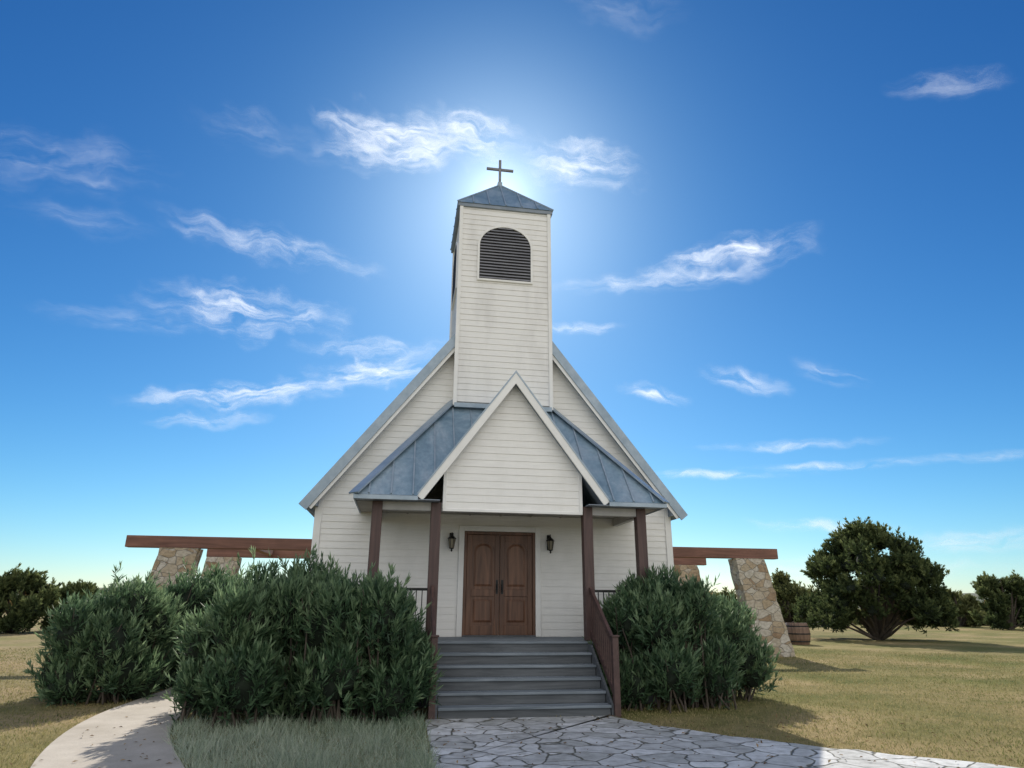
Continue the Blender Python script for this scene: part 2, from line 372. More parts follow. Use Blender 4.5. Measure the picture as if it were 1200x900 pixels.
boxes('newel_caps',[(s*1.56-.075,s*1.56+.075,-.08,.07,1.26,1.29) for s in (-1,1)],M_rail,CH,.008)
hr=[];bl=[]
for s in (-1,1):
    hr+=[((s*1.56,.05,1.17),(s*1.56,1.42,2.08)),((s*1.56,.05,.34),(s*1.56,1.42,1.28))]
    for k in range(11):
        y=.13+k*.118; t=(y-.05)/1.37
        bl.append(((s*1.56,y,.34+.94*t),(s*1.56,y,1.15+.91*t)))
beam('handrails',hr,.06,.10,M_rail,CH,.008); beam('rail_balusters',bl,.035,.035,M_rail,CH,0)
pr=[];pb=[]
for s in (-1,1):
    for z in (1.25,2.05): pr+=[((s*1.655,1.53,z),(s*2.606,1.53,z)),((s*2.706,1.63,z),(s*2.706,3.24,z))]
    for x in np.arange(1.75,2.6,.11): pb.append(((s*x,1.53,1.25),(s*x,1.53,2.05)))
    for y in np.arange(1.8,3.2,.11): pb.append(((s*2.706,y,1.25),(s*2.706,y,2.05)))
beam('porch_rails',pr,.05,.05,M_black,CH,0); beam('porch_rail_balusters',pb,.018,.018,M_black,CH,0)
# door
zf=1.12
boxes('door_casing',[(-.93,-.81,YW-.06,YW+.02,zf,3.47),(.81,.93,YW-.06,YW+.02,zf,3.47),(-.81,.81,YW-.06,YW+.02,3.35,3.47)],M_trim,CH)
boxes('door_frame',[(-.808,-.745,YW-.05,YW+.02,zf+.002,3.345),(.745,.808,YW-.05,YW+.02,zf+.002,3.345),(-.745,.745,YW-.05,YW+.02,3.28,3.345)],M_door,CH)
boxes('door_threshold',[(-.80,.80,YW-.10,YW-.051,zf+.001,zf+.03)],M_riser,CH)
boxes('door_slab',[(-.742,-.004,YW-.012,YW+.02,zf+.03,3.277),(.004,.742,YW-.012,YW+.02,zf+.03,3.277)],M_door,CH)
dz0=zf+.03
fr=[]
for s in (-1,1):
    for a,b in ((.006,.11),(.63,.74)):
        x0,x1=sorted((s*a,s*b)); fr.append((x0,x1,YW-.034,YW-.012,dz0,3.275))
    for z0,z1 in ((dz0,dz0+.2),(dz0+.80,dz0+.95),(3.13,3.275)):
        x0,x1=sorted((s*.11,s*.63)); fr.append((x0,x1,YW-.034,YW-.012,z0,z1))
boxes('door_stiles_rails',fr,M_door,CH,.008)
for s in (-1,1):
    for (z0,z1,arch) in ((dz0+.26,dz0+.74,0),(dz0+1.01,3.08,1)):
        def pts(w,i):
            za,zb=z0+i,z1-i
            if arch: return [(s*.37-w,za),(s*.37+w,za)]+[(s*.37+w*math.cos(a),zb-.16+.16*math.sin(a)) for a in np.linspace(0,math.pi,13)]
            return [(s*.37-w,za),(s*.37+w,za),(s*.37+w,zb),(s*.37-w,zb)]
        A=pts(.21,0);B=pts(.165,.045);n=len(A)
        V=[(a,YW-.013,b) for a,b in A]+[(a,YW-.032,b) for a,b in B]
        F=[(i,(i+1)%n,n+(i+1)%n,n+i) for i in range(n)]+[tuple(range(n,2*n))]
        mobj('door_panel',V,F,M_door,CH)
    n=13;A=[(s*.37+.26*math.cos(a),2.93+.18*math.sin(a)) for a in np.linspace(0,math.pi,n)]
    V=[(a,YW-.030,b) for a,b in A]+[(a,YW-.030,3.14) for a,b in A]
    V+=[(a,YW-.012,b) for a,b in A]
    F=[(i,i+1,n+i+1,n+i) for i in range(n-1)]+[(i,i+1,2*n+i+1,2*n+i) for i in range(n-1)]
    mobj('door_arch_head',V,F,M_door,CH)
    boxes('door_handle_plate',[(s*.058-.025,s*.058+.025,YW-.042,YW-.034,2.0,2.30)],M_black,CH,.004)
    beam('door_handle',[((s*.058,YW-.09,2.06),(s*.058,YW-.09,2.22)),((s*.058,YW-.042,2.07),(s*.058,YW-.095,2.07)),((s*.058,YW-.042,2.21),(s*.058,YW-.095,2.21))],.02,.02,M_black,CH,.004)
def lathe(name,prof,n,loc,mat,parent,smooth=False):
    V=[];F=[]
    for r_,z_ in prof:
        for i in range(n):
            a=2*math.pi*i/n; V.append((loc[0]+r_*math.cos(a),loc[1]+r_*math.sin(a),loc[2]+z_))
    for k in range(len(prof)-1):
        for i in range(n): F.append((k*n+i,k*n+(i+1)%n,(k+1)*n+(i+1)%n,(k+1)*n+i))
    F.append(tuple(range(n)));F.append(tuple((len(prof)-1)*n+i for i in range(n)))
    return mobj(name,V,F,mat,parent,smooth)
for x in (-1.10,1.13):
    L=empty('wall_lantern'); yl=YW-.19; zl=2.96
    boxes('back_plate',[(x-.045,x+.045,YW-.045,YW-.022,zl+.0,zl+.34)],M_black,L)
    beam('arm',[((x,YW-.045,zl+.18),(x,YW-.11,zl+.30)),((x,YW-.11,zl+.30),(x,yl,zl+.33)),((x,yl,zl+.33),(x,yl,zl+.26)),((x,YW-.045,zl+.06),(x,yl+.05,zl-.02))],.018,.018,M_black,L,0)
    lathe('glass',[(.045,0),(.075,.19)],6,(x,yl,zl),M_amber,L)
    lathe('cap',[(.10,.19),(.095,.205),(.05,.25),(.02,.275),(.012,.30)],6,(x,yl,zl),M_black,L)
    lathe('base',[(.01,-.08),(.022,-.06),(.015,-.035),(.05,-.012),(.05,0)],6,(x,yl,zl),M_black,L)
    beam('cage',[((x+.046*math.cos(a),yl+.046*math.sin(a),zl),(x+.078*math.cos(a),yl+.078*math.sin(a),zl+.19)) for a in [i*math.pi/3 for i in range(6)]],.012,.012,M_black,L,0)
# ---------------------------------------------------------------- pergola
PG=empty('stone_pergola')
def pillar(tx,bx,y,w0,w1,h):
    n=14;V=[];F=[];m=7
    for k in range(n+1):
        t=k/n;w=w0+(w1-w0)*t;cx=bx+(tx-bx)*t;d=.75-.12*t
        ring=[]
        for i in range(m): ring.append((-w/2+w*i/m,-d/2))
        for i in range(4): ring.append((w/2,-d/2+d*i/4))
        for i in range(m): ring.append((w/2-w*i/m,d/2))
        for i in range(4): ring.append((-w/2,d/2-d*i/4))
        for a,b in ring: V.append((cx+a+random.uniform(-.03,.03),y+b+random.uniform(-.03,.03),h*t+(random.uniform(-.03,.03) if 0<k<n else 0)))
    q=2*m+8
    for k in range(n):
        for i in range(q): F.append((k*q+i,k*q+(i+1)%q,(k+1)*q+(i+1)%q,(k+1)*q+i))
    F.append(tuple(n*q+i for i in range(q)))
    mobj('stone_pillar',V,F,M_stone,PG)
for tx,bx,y in ((-9.62,-10.25,12.9),(11.15,11.8,12.9),(-9.3,-9.9,17.5),(10.45,11.1,17.5)):
    pillar(tx,bx,y,1.44,1.2,3.53)
boxes('front_beam',[(-11.4,12.42,12.72,13.05,3.54,3.93)],M_beam,PG,.02)
boxes('rear_beam',[(-10.0,11.6,17.35,17.65,3.54,3.93)],M_beam,PG,.02)
boxes('cross_beams',[(x-.12,x+.12,13.06,17.34,3.62,3.88) for x in (-7.5,-5.5,7.0)],M_beamy,PG,.02)
BR=empty('wooden_barrel',(17.6,20.5,0))
lathe('staves',[(.5,0),(.58,.25),(.6,.5),(.58,.75),(.5,1.0),(.45,1.0),(.45,.9)],20,(0,0,0),wood('barrel_wood',(.12,.07,.045),(.28,.17,.11)),BR)
for z_,r_ in ((.15,.562),(.5,.607),(.85,.562)): lathe('hoop',[(r_-.03,-.03),(r_,-.03),(r_,.03),(r_-.03,.03)],20,(0,0,z_),M_black,BR)
# ---------------------------------------------------------------- ground
def sheet(name,poly,z,mat,thick=0):
    if thick: return prism(name,poly,z-thick,z,mat,axis='z')
    return mobj(name,[(a,b,z) for a,b in poly],[tuple(range(len(poly)))],mat)
V=[(0,0,0)];F=[];rs=[8,20,40,80,160,320,700,1500,4000];n=64
for r_ in rs:
    for i in range(n):
        a=2*math.pi*i/n; V.append((r_*math.cos(a),r_*math.sin(a),0))
for i in range(n): F.append((0,1+i,1+(i+1)%n))
for k in range(len(rs)-1):
    for i in range(n): F.append((1+k*n+i,1+(k+1)*n+i,1+(k+1)*n+(i+1)%n,1+k*n+(i+1)%n))
mobj('ground',V,F,M_lawn)
def smooth_poly(pts,it=3):
    for _ in range(it):
        q=[]
        for a,b in zip(pts[:-1],pts[1:]):
            q+=[(a[0]*.75+b[0]*.25,a[1]*.75+b[1]*.25),(a[0]*.25+b[0]*.75,a[1]*.25+b[1]*.75)]
        pts=[pts[0]]+q+[pts[-1]]
    return pts
Rt=smooth_poly([(1.45,-.05),(1.55,-.5),(2.1,-1.35),(3.3,-2.75),(4.7,-4.0),(8,-6.2),(14,-8),(22,-9)])
Rt=[Rt[0]]+[(a+random.uniform(-.07,.07),b+random.uniform(-.07,.07)) for a,b in Rt[1:-1]]+[Rt[-1]]
FLAG=[(-1.66,-.05)]+Rt+[(22,-13),(8,-14),(-1,-14),(-1.9,-8),(-1.68,-3.2)]
sheet('flagstone_path',FLAG,.03,M_flag,.05)
Lc=smooth_poly([(-7.0,9),(-6.9,5),(-6.93,3.2),(-6.97,.6),(-6.35,-2.3),(-5.2,-5),(-4,-7)])
Rc=smooth_poly([(-2.2,-6.6),(-3.6,-4.8),(-4.55,-2.82),(-5.45,-.4),(-5.65,1.5),(-5.6,4),(-5.7,9)])
conc=Lc+Rc
sheet('concrete_path',conc,.04,M_conc,.08)
V=[];F=[];n=240
for k,(r_,hh) in enumerate(((260,0),(330,3),(430,7),(560,10),(700,8),(900,0))):
    for i in range(n):
        a=2*math.pi*i/n
        z=hh*(.8+.25*math.sin(a*3+1)+.2*math.sin(a*7+2)+.12*math.sin(a*17)+.1*random.random()) if hh else -1
        V.append((r_*math.cos(a),r_*math.sin(a),z))
for k in range(5):
    for i in range(n): F.append((k*n+i,k*n+(i+1)%n,(k+1)*n+(i+1)%n,(k+1)*n+i))
mobj('hills',V,F,noisemat('wooded_hills',(.08,.10,.07),(.14,.15,.10),.05,1,c3=(.2,.18,.12),bs=1,bd=3),None,True)
# ---------------------------------------------------------------- foliage
def nrm(a): return a/np.maximum(np.linalg.norm(a,axis=1,keepdims=True),1e-9)
def leafmesh(name,pos,d,L,W,tint,mat,parent=None,fold=.25,flat=False):
    n=len(pos);d=nrm(d)
    rv=rng.normal(size=(n,3))
    if flat: rv=np.array([0,0,1.])+rv*.25
    s=nrm(np.cross(d,rv));u=np.cross(s,d)
    L=L[:,None];W=W[:,None]
    mid=pos+d*L*.45+u*W*fold
    v=np.empty((n,4,3));v[:,0]=pos;v[:,1]=mid+s*W*.5;v[:,2]=pos+d*L;v[:,3]=mid-s*W*.5
    v=v.reshape(-1,3)
    idx=(np.arange(n)*4)[:,None]+np.array([0,1,2,0,2,3])
    me=bpy.data.meshes.new(name)
    me.vertices.add(4*n);me.vertices.foreach_set('co',v.ravel())
    me.loops.add(6*n);me.loops.foreach_set('vertex_index',idx.ravel().astype(np.int32))
    me.polygons.add(2*n);me.polygons.foreach_set('loop_start',np.arange(0,6*n,3,dtype=np.int32))
    me.polygons.foreach_set('loop_total',np.full(2*n,3,dtype=np.int32))
    me.update(calc_edges=True)
    at=me.attributes.new('tint','FLOAT','POINT');at.data.foreach_set('value',np.repeat(np.clip(tint,0,1),4).astype(np.float32))
    me.materials.append(mat)
    o=bpy.data.objects.new(name,me);col(o)
    if parent is not None:o.parent=parent
    return o
def crown_pts(lobes,ntips,nl,stem,updir,zmin=.05,inner=.62,spread=.8,stray=.16):
    lobes=np.array(lobes,float);area=lobes[:,3]*lobes[:,5]+lobes[:,4]*lobes[:,5]+lobes[:,3]*lobes[:,4]
    k=rng.choice(len(lobes),ntips,p=area/area.sum());lb=lobes[k]
    dr=nrm(rng.normal(size=(ntips,3)));dr[:,2]=np.where(dr[:,2]<-.45,-dr[:,2],dr[:,2])
    rad=inner+(1.04-inner)*rng.random(ntips)**.5+(rng.random(ntips)<.14)*rng.random(ntips)*stray
    tip=lb[:,:3]+dr*lb[:,3:6]*rad[:,None]
    ok=tip[:,2]>zmin
    tip=tip[ok];dr=dr[ok];lb=lb[ok];k=k[ok];rad=rad[ok]
    sd=nrm(dr*.55+np.array([0,0,updir])+rng.normal(size=dr.shape)*.22)
    n=len(tip)
    lt=rng.random(len(lobes))
    t=rng.random((n,nl))
    pos=tip[:,None]-sd[:,None]*(t*stem)[...,None]
    side=nrm(rng.normal(size=(n*nl,3))).reshape(n,nl,3)
    d=sd[:,None]*(1.0-.5*t)[...,None]+side*spread*(.45+.6*t)[...,None]
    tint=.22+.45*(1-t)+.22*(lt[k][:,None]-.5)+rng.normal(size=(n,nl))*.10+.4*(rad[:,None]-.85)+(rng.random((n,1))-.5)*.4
    pos=pos.reshape(-1,3);d=d.reshape(-1,3)
    ok=pos[:,2]>.02
    return pos[ok],d[ok],tint.reshape(-1)[ok],tip,sd
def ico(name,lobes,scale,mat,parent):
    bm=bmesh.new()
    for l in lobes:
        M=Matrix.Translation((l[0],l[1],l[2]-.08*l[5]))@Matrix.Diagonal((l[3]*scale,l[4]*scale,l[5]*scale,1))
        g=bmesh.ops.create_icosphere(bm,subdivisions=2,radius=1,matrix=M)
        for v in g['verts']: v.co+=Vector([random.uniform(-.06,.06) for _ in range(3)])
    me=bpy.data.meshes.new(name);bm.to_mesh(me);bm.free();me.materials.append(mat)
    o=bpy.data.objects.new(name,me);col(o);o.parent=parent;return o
def tubes(name,paths,mat,parent,n=7):
    V=[];F=[]
    for P in paths:
        base=len(V)
        for i,(p,r_) in enumerate(P):
            p=Vector(p);a=Vector(P[max(0,i-1)][0]);b=Vector(P[min(len(P)-1,i+1)][0]);d=(b-a).normalized()
            u=d.orthogonal().normalized() if abs(d.z)>.99 else d.cross(Vector((0,0,1))).normalized();w=d.cross(u)
            for j in range(n):
                an=2*math.pi*j/n;V.append(p+(u*math.cos(an)+w*math.sin(an))*r_)
        for i in range(len(P)-1):
            for j in range(n):F.append((base+i*n+j,base+i*n+(j+1)%n,base+(i+1)*n+(j+1)%n,base+(i+1)*n+j))
    return mobj(name,V,F,mat,parent,True)
def oleander(lobes,ntips,nl=17,core=.62):
    E=empty('oleander_bush')
    pos,d,t,tip,sd=crown_pts(lobes,ntips,nl,.38,.75,stray=.36)
    n=len(pos)
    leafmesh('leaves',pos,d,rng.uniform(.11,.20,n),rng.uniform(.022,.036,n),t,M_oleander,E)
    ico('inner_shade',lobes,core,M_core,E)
    paths=[]
    for l in lobes:
        for _ in range(5):
            b=(l[0]+random.uniform(-.2,.2),l[1]+random.uniform(-.2,.2),0)
            e=(l[0]+random.uniform(-.8,.8)*l[3],l[1]+random.uniform(-.8,.8)*l[4],l[2]+l[5]*random.uniform(.3,.75))
            m=((b[0]+e[0])/2+random.uniform(-.1,.1),(b[1]+e[1])/2,e[2]*.55)
            paths.append([(b,.022),(m,.015),(e,.006)])
    tubes('stems',paths,M_bark,E,5)
    return E
def dome(cx,cy,rx,ry,h,n,rr,seed=0):
    r_=random.Random(seed);L=[(cx,cy,h*.42,rx*.72,ry*.72,h*.5)]
    for i in range(n):
        a=2*math.pi*i/n*1.0+r_.uniform(-.3,.3);q=r_.uniform(.45,.85)
        x=cx+rx*q*math.cos(a);y=cy+ry*q*math.sin(a)
        rad=rr*r_.uniform(.7,1.25);zz=(h*math.sqrt(max(.1,1-q*q*.75))-rad*.95)*r_.uniform(.68,1.04)
        L.append((x,y,max(zz,.35),rad,rad,rad*r_.uniform(.9,1.3)))
        L.append((cx+rx*.92*math.cos(a+.2)*r_.uniform(.85,1),cy+ry*.92*math.sin(a+.2)*r_.uniform(.85,1),h*r_.uniform(.12,.32),rad*.95,rad*.95,rad))
    return L
oleander(dome(-4.5,.75,1.12,1.35,2.6,9,.52,seed=1),2700)
oleander(dome(-2.75,.30,1.0,.95,2.45,9,.48,seed=2),2400)
oleander(dome(-3.75,1.0,.9,.9,2.9,6,.46,seed=6),1300)
oleander(dome(-7.85,3.9,1.0,1.6,2.4,9,.48,seed=3),2000)
oleander(dome(-6.9,6.3,1.2,1.2,2.85,8,.52,seed=8),1400)
oleander(dome(2.95,1.25,1.2,1.0,2.68,10,.5,seed=4),2700)
oleander(dome(4.1,2.05,.98,1.05,2.35,8,.46,seed=5),1700)
def tree(name,x,y,w,h,mat,nl=28,ntips=2200,lsz=.16,nlobes=46,seed=0,z0=.10,core=0.0,trunk=.2,rr=(.16,.28)):
    r_=random.Random(seed);E=empty(name,(x,y,0))
    L=[];paths=[]
    for i in range(nlobes):
        a=r_.uniform(0,2*math.pi) if nlobes<60 else i*2.39996+r_.uniform(-.3,.3)
        zz=r_.uniform(z0,1)**.9
        prof=math.sin(math.pi*min(1,max(.05,(zz*.86+.13)))**.85)**.6
        q=r_.uniform(.4,1.0)**.7*prof
        rad=w*.5*r_.uniform(*rr)
        cx=math.cos(a)*(w/2-rad*.8)*q;cy=math.sin(a)*(w/2-rad*.8)*q;cz=h*zz*.93-rad*.3
        L.append((cx,cy,max(cz,h*.12),rad,rad,rad*r_.uniform(.7,1.1)))
        if i%2==0:
            f=r_.uniform(.2,.4);paths.append([((r_.uniform(-.1,.1),r_.uniform(-.1,.1),0),trunk*.55),((cx*.25,cy*.25,cz*f),trunk*.4),((cx*.6,cy*.6,cz*.7),trunk*.22),((cx,cy,cz),trunk*.08)])
    paths.append([((0,0,-.05),trunk*1.4),((.05,0,h*.15),trunk),((.1,.05,h*.5),trunk*.6),((0,0,h*.85),trunk*.15)])
    pos,d,t,_,_=crown_pts(L,ntips,nl,lsz*2.4,.45,zmin=h*.06,inner=.45,spread=.9,stray=.5)
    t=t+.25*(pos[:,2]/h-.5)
    n=len(pos)
    leafmesh('foliage',pos,d,rng.uniform(.7,1.3,n)*lsz,rng.uniform(.25,.45,n)*lsz,t,mat,E)
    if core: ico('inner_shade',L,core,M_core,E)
    tubes('trunk_and_limbs',paths,M_bark,E)
    return E
tree('juniper_tree',25.0,24.4,9.2,6.6,M_juniper,nl=25,ntips=3100,lsz=.22,nlobes=90,seed=12,core=.34,rr=(.13,.25))
tree('juniper_tree',-24.6,34.0,6.0,3.5,M_juniper,ntips=1000,lsz=.22,nlobes=34,seed=5,core=.35)
tree('juniper_tree',-22.7,36.5,4.6,3.0,M_juniper,ntips=800,lsz=.22,nlobes=28,seed=6,core=.35)
tree('juniper_tree',50.2,40.9,6.5,4.9,M_juniper,ntips=1000,lsz=.28,nlobes=34,seed=7,core=.35)
tree('juniper_tree',52.6,49,5,3.5,M_oak,ntips=800,lsz=.28,nlobes=26,seed=8,core=.35)
tree('oak_tree',37.8,54.7,7.5,5.0,M_oak,ntips=1200,lsz=.28,nlobes=34,seed=9,core=.35)
src=[]
for i,(m,w,h) in enumerate(((M_juniper,6,3.8),(M_oak,7,4.2),(M_juniper,5,3.2),(M_autumn,6,3.8),(M_oak,8,4.0))):
    e=tree('tmp',0,0,w,h,m,nl=12,ntips=420,lsz=.42,nlobes=26,seed=20+i,core=.4,trunk=.16)
    src.append([c.data for c in e.children])
    for c in list(e.children): bpy.data.objects.remove(c)
    bpy.data.objects.remove(e)
DT=empty('distant_treeline')
R=random.Random(11)
for i in range(280):
    az=math.radians(R.uniform(-62,78)); dist=R.choice([R.uniform(80,100),R.uniform(90,140),R.uniform(140,240)])
    x=-2.2+dist*math.sin(az);y=-11.8+dist*math.cos(az)
    v=R.choices(range(5),[3,4,3,2.4,4])[0];s=R.uniform(.6,1.05)
    T=Matrix.Translation((x,y,0))@Matrix.Rotation(R.uniform(0,6.28),4,'Z')@Matrix.Diagonal((s,s,s*R.uniform(.8,1.1),1))
    for me in src[v]:
        o=bpy.data.objects.new('distant_tree',me);col(o);o.parent=DT;o.matrix_basis=T
# ---------------------------------------------------------------- grass
def inpoly(px,py,poly):
    c=np.zeros(len(px),bool);n=len(poly)
    for i in range(n):
        x1,y1=poly[i];x2,y2=poly[(i+1)%n]
        if y1==y2:continue
        t=((y1>py)!=(y2>py))&(px<(x2-x1)*(py-y1)/(y2-y1)+x1);c^=t
    return c
def blades(name,n,az0,az1,r0,r1,hh,mat,w=.010,extra=None,lean=.5):
    az=np.radians(rng.uniform(az0,az1,n));r_=r0+(r1-r0)*rng.random(n)**1.3
    x=-2.2+r_*np.sin(az);y=-11.8+r_*np.cos(az)
    ok=~inpoly(x,y,FLAG)&~inpoly(x,y,conc)&~((abs(x)<4.1)&(y>3.2)&(y<12.3))&~((abs(x)<1.6)&(y>0)&(y<3.3))
    if extra is not None: ok&=extra(x,y)
    x=x[ok];y=y[ok];m=len(x);r_=r_[ok]
    pos=np.stack([x,y,np.zeros(m)],1)
    d=np.stack([rng.normal(size=m)*lean,rng.normal(size=m)*lean,np.ones(m)],1)
    sc=(r_/9)**.6
    patch=.5+.28*np.sin(x*.9+np.sin(y*.7)*1.5)+.22*np.sin(y*1.3+x*.4)
    clump=.75+.35*np.sin(x*5+np.sin(y*4)*2)*np.sin(y*6+x)
    return leafmesh(name,pos,d,hh*clump*rng.uniform(.5,1.35,m),w*sc,.26+.38*patch+rng.normal(size=m)*.18,mat)
blades('lawn_grass',210000,-48,62,7,34,.06,M_blade)
blades('pale_tall_grass',60000,-30,6,6.8,12.8,.22,M_tuft,.007,lambda x,y:(x>-5.6)&(x<-1.7)&(y<-.1)&(y>-5.5),.6)
blades('verge_grass',30000,-50,-28,9,16,.20,M_tuft,.009,lambda x,y:(x<-6.9)&(y<2.2)&(x>-9.5+.3*y),.65)
n=520;x=rng.uniform(-6.5,6,n);y=rng.uniform(-6,-.1,n);z=np.full(n,.05)
y=np.where((x<-5),rng.uniform(-4,3,n),y)
leafmesh('leaf_litter',np.stack([x,y,z],1),np.stack([rng.normal(size=n),rng.normal(size=n),rng.normal(size=n)*.12],1),rng.uniform(.04,.09,n),rng.uniform(.015,.035,n),rng.random(n),M_litter,None,.3,True)
# ---------------------------------------------------------------- cirrus clouds (thin sheets high in the sky)
CL=[(-9,37.6,3,38.6,2.4,.95),(-10,39.3,-4,37.6,1.3,.6),(0,40,9,38.6,1.9,.75),(11.3,37.6,20.6,36.2,1.9,.7),(-21,22.6,-8,23.0,1.9,.75),(-7.6,18.4,1,20.0,1.3,1.0),(-20.5,15.1,-7,17.4,1.1,.95),(-19.7,13.6,-13,14.4,.7,.5),
(14.1,27,35,27.2,1.0,.45),(24,28.4,35.6,28.6,1.1,.85),(-21.3,28.8,-5.6,28,1.4,.42),(20,17.9,24,16.8,.7,.7),(27.5,18.8,32,17.2,.9,.5),(12.5,23.6,18.5,23.4,.55,.55),
(27,12.7,38,12.2,.45,.5),(31,10.7,42,10.3,.4,.6),(42,10.5,50,9.9,.4,.35),(21,10.7,32,10.2,.4,.6),(-36,28.5,-24,31.7,2.0,.17),(35,18.6,38,17.2,.9,.5),(46,36.9,51.5,35.2,.9,.28),
(-31.4,26.4,-24,27.5,1.1,.17),(16,48.6,26,47,1.3,.10),(-20,36.8,-12,36.6,1.6,.12),(-9,20.8,3,21.7,.9,.45),(38,4.6,50,4.4,.8,.45),(30,6.3,38,5.6,.6,.5),(-29,19.9,-19,20.9,.9,.2),(22,2.6,46,2.8,.9,.3)]
V=[];F=[];UV=[];ST=[];DG=[]
gx,gy=14,8
for a0,e0,a1,e1,hw,st in CL:
    ca,ce=(a0+a1)/2,(e0+e1)/2;hl=math.hypot((a1-a0)*math.cos(math.radians(ce)),e1-e0)/2+1.0;th=math.atan2(e1-e0,(a1-a0)*math.cos(math.radians(ce)))
    k=len(V)
    for j in range(gy+1):
        for i in range(gx+1):
            u=-1+2*i/gx;v=-1+2*j/gy
            du=u*hl*1.4;dv=v*hw*2.1
            da=(du*math.cos(th)-dv*math.sin(th))/math.cos(math.radians(ce));de=du*math.sin(th)+dv*math.cos(th)
            A_=math.radians(ca+da);E_=math.radians(ce+de);Rr=3200
            V.append((Rr*math.sin(A_)*math.cos(E_),Rr*math.cos(A_)*math.cos(E_),Rr*math.sin(E_)))
            UV.append((u*1.4,v*2.1));DG.append((du*math.cos(.14)+dv*math.sin(.14)+ca*3,dv+ce*3,0));ST.append(st)
    for j in range(gy):
        for i in range(gx):
            q=k+j*(gx+1)+i;F.append((q,q+1,q+gx+2,q+gx+1))
me=bpy.data.meshes.new('cirrus_clouds');me.from_pydata(V,[],F)
a=me.attributes.new('patch','FLOAT_VECTOR','POINT');a.data.foreach_set('vector',[c for u,v in UV for c in (u,v,0)])
a=me.attributes.new('deg','FLOAT_VECTOR','POINT');a.data.foreach_set('vector',[c for d in DG for c in d])
a=me.attributes.new('strength','FLOAT','POINT');a.data.foreach_set('value',ST)
me.polygons.foreach_set('use_smooth',[True]*len(me.polygons))
m,nt,b=newmat('cirrus');nt.nodes.remove(b)
pa=N(nt,'ShaderNodeAttribute',attribute_name='patch');dg=N(nt,'ShaderNodeAttribute',attribute_name='deg');stt=N(nt,'ShaderNodeAttribute',attribute_name='strength')
wn=N(nt,'ShaderNodeTexNoise');wn.inputs['Scale'].default_value=.38;wn.inputs['Detail'].default_value=3
nt.links.new(dg.outputs['Vector'],wn.inputs['Vector'])
vs=N(nt,'ShaderNodeVectorMath',operation='SUBTRACT');nt.links.new(wn.outputs['Color'],vs.inputs[0]);vs.inputs[1].default_value=(.5,.5,.5)
wp=N(nt,'ShaderNodeVectorMath',operation='MULTIPLY_ADD');nt.links.new(vs.outputs[0],wp.inputs[0]);wp.inputs[1].default_value=(1.1,2.3,0);nt.links.new(pa.outputs['Vector'],wp.inputs[2])
ln=N(nt,'ShaderNodeVectorMath',operation='LENGTH');nt.links.new(wp.outputs[0],ln.inputs[0])
mr=N(nt,'ShaderNodeMapRange',interpolation_type='SMOOTHSTEP');nt.links.new(ln.outputs['Value'],mr.inputs[0])
mr.inputs[1].default_value=1.3;mr.inputs[2].default_value=0;mr.inputs[3].default_value=0;mr.inputs[4].default_value=1
ed=N(nt,'ShaderNodeVectorMath',operation='MULTIPLY_ADD');nt.links.new(vs.outputs[0],ed.inputs[0]);ed.inputs[1].default_value=(4,2.4,0);nt.links.new(dg.outputs['Vector'],ed.inputs[2])
mp=N(nt,'ShaderNodeMapping');nt.links.new(ed.outputs[0],mp.inputs[0]);mp.inputs['Rotation'].default_value=(0,0,math.radians(-8));mp.inputs['Scale'].default_value=(.22,1.0,1)
n1=noise(nt,mp.outputs[0],1.0,8,.60,.2)
wi=N(nt,'ShaderNodeMapRange',interpolation_type='SMOOTHSTEP');nt.links.new(n1,wi.inputs[0]);wi.inputs[1].default_value=.32;wi.inputs[2].default_value=.80
den=math_(nt,'MULTIPLY',math_(nt,'MULTIPLY',mr.outputs[0],wi.outputs[0]),stt.outputs['Fac'])
den=math_(nt,'MINIMUM',math_(nt,'MULTIPLY',den,1.35),.8)
tp=N(nt,'ShaderNodeBsdfTransparent');tl=N(nt,'ShaderNodeBsdfTranslucent');tl.inputs[0].default_value=(.72,.74,.77,1)
ms=N(nt,'ShaderNodeMixShader');nt.links.new(den,ms.inputs[0]);nt.links.new(tp.outputs[0],ms.inputs[1]);nt.links.new(tl.outputs[0],ms.inputs[2])
nt.links.new(ms.outputs[0],nt.nodes['Material Output'].inputs[0])
me.materials.append(m);col(bpy.data.objects.new('cirrus_clouds',me))
# ---------------------------------------------------------------- world
W=bpy.data.worlds.new('World');S.world=W;W.use_nodes=True;nt=W.node_tree
AZ,EL=7.78,34.36
sd=Vector((math.sin(math.radians(AZ))*math.cos(math.radians(EL)),math.cos(math.radians(AZ))*math.cos(math.radians(EL)),math.sin(math.radians(EL))))
bg=nt.nodes['Background'];bg.inputs[1].default_value=.13
sky=N(nt,'ShaderNodeTexSky');sky.sky_type='NISHITA';sky.sun_disc=False
sky.sun_elevation=math.radians(EL);sky.sun_rotation=math.radians(AZ)
sky.altitude=400;sky.air_density=1.0;sky.dust_density=.35;sky.ozone_density=3.0
sc=N(nt,'ShaderNodeSeparateColor');nt.links.new(sky.outputs[0],sc.inputs[0])
K=.12
def curve(o,a_,g): return math_(nt,'MULTIPLY',math_(nt,'POWER',math_(nt,'MULTIPLY',o,K),g),a_/K)
cc=N(nt,'ShaderNodeCombineColor')
nt.links.new(curve(sc.outputs[0],.60,1.75),cc.inputs[0]);nt.links.new(curve(sc.outputs[1],.75,1.34),cc.inputs[1]);nt.links.new(curve(sc.outputs[2],.84,1.08),cc.inputs[2])
tc=N(nt,'ShaderNodeTexCoord');sp=N(nt,'ShaderNodeSeparateXYZ');nt.links.new(tc.outputs['Generated'],sp.inputs[0])
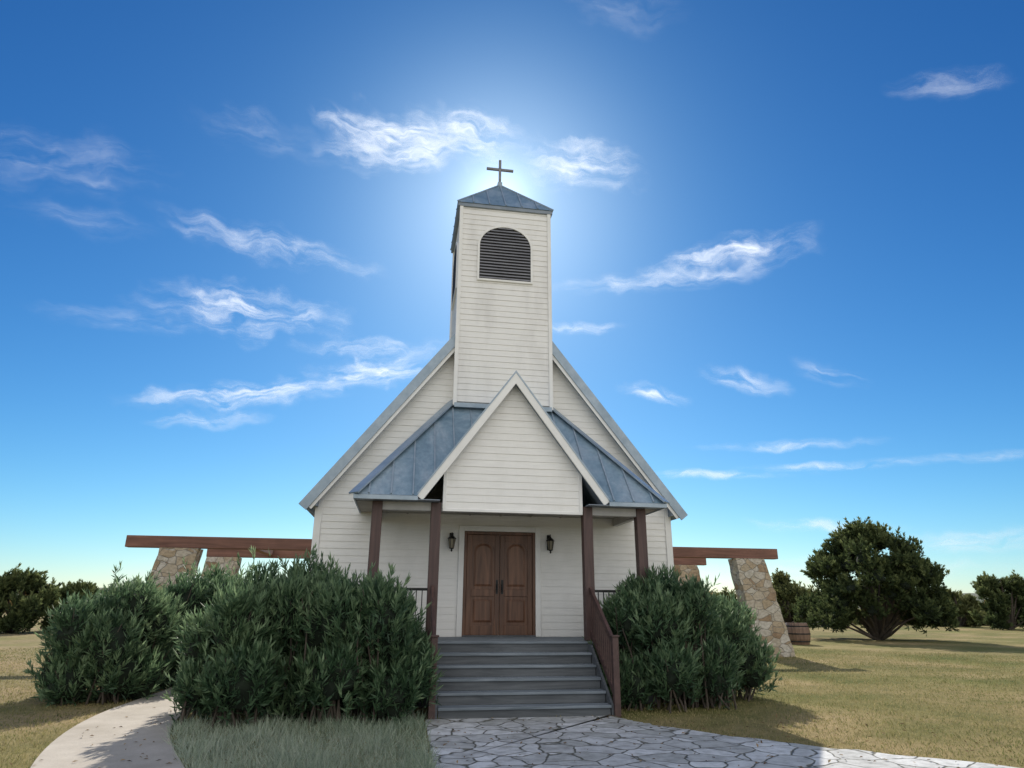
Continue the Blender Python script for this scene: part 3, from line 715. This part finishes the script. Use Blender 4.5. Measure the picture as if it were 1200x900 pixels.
# bright haze around the sun (forward scattering)
dt=N(nt,'ShaderNodeVectorMath',operation='DOT_PRODUCT');nt.links.new(tc.outputs['Generated'],dt.inputs[0]);dt.inputs[1].default_value=sd
dp=math_(nt,'MAXIMUM',dt.outputs['Value'],0.0)
gl=math_(nt,'ADD',math_(nt,'MULTIPLY',math_(nt,'POWER',dp,90),1.8),math_(nt,'MULTIPLY',math_(nt,'POWER',dp,900),4.5))
gc=N(nt,'ShaderNodeCombineColor')
for i,kk in enumerate((.85,.97,1.0)): nt.links.new(math_(nt,'MULTIPLY',gl,kk),gc.inputs[i])
skyc=mix(nt,1.0,cc.outputs[0],gc.outputs[0],'ADD')
# bright cloud bank added in the unseen sky behind camera, fills the shaded facade
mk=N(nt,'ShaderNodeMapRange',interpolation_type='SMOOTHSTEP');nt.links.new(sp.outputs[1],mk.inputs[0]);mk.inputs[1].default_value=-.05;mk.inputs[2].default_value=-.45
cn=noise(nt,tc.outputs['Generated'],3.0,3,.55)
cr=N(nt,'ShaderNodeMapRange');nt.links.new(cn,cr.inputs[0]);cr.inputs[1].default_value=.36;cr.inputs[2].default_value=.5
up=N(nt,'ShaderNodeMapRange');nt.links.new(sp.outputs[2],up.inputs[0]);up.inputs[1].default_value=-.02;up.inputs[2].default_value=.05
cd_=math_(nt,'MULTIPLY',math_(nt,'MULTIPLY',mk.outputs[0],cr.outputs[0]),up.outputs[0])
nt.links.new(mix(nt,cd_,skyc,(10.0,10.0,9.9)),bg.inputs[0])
# sun
ld=bpy.data.lights.new('sun','SUN');ld.energy=5.0;ld.angle=math.radians(.53);ld.color=(1,.94,.84)
lo=bpy.data.objects.new('sun',ld);col(lo);lo.rotation_euler=sd.to_track_quat('Z','Y').to_euler();lo.location=sd*60
# ---------------------------------------------------------------- camera
yaw,pitch,roll,f=.161,.324,.007,769.2
F0=Vector((math.sin(yaw),math.cos(yaw),0));Rr=Vector((math.cos(yaw),-math.sin(yaw),0));U0=Vector((0,0,1))
Fw=F0*math.cos(pitch)+U0*math.sin(pitch);U=-F0*math.sin(pitch)+U0*math.cos(pitch)
Rc_=Rr*math.cos(roll)+U*math.sin(roll);Uc=-Rr*math.sin(roll)+U*math.cos(roll)
cd=bpy.data.cameras.new('camera');co=bpy.data.objects.new('camera',cd);col(co)
M=Matrix((Rc_,Uc,-Fw)).transposed().to_4x4();M.translation=(-2.195,-11.806,1.785);co.matrix_world=M
cd.sensor_width=36;cd.lens=f/1200*36;cd.clip_end=9000;cd.clip_start=.05
S.camera=co
S.view_settings.view_transform='Standard';S.view_settings.look='None';S.view_settings.exposure=0
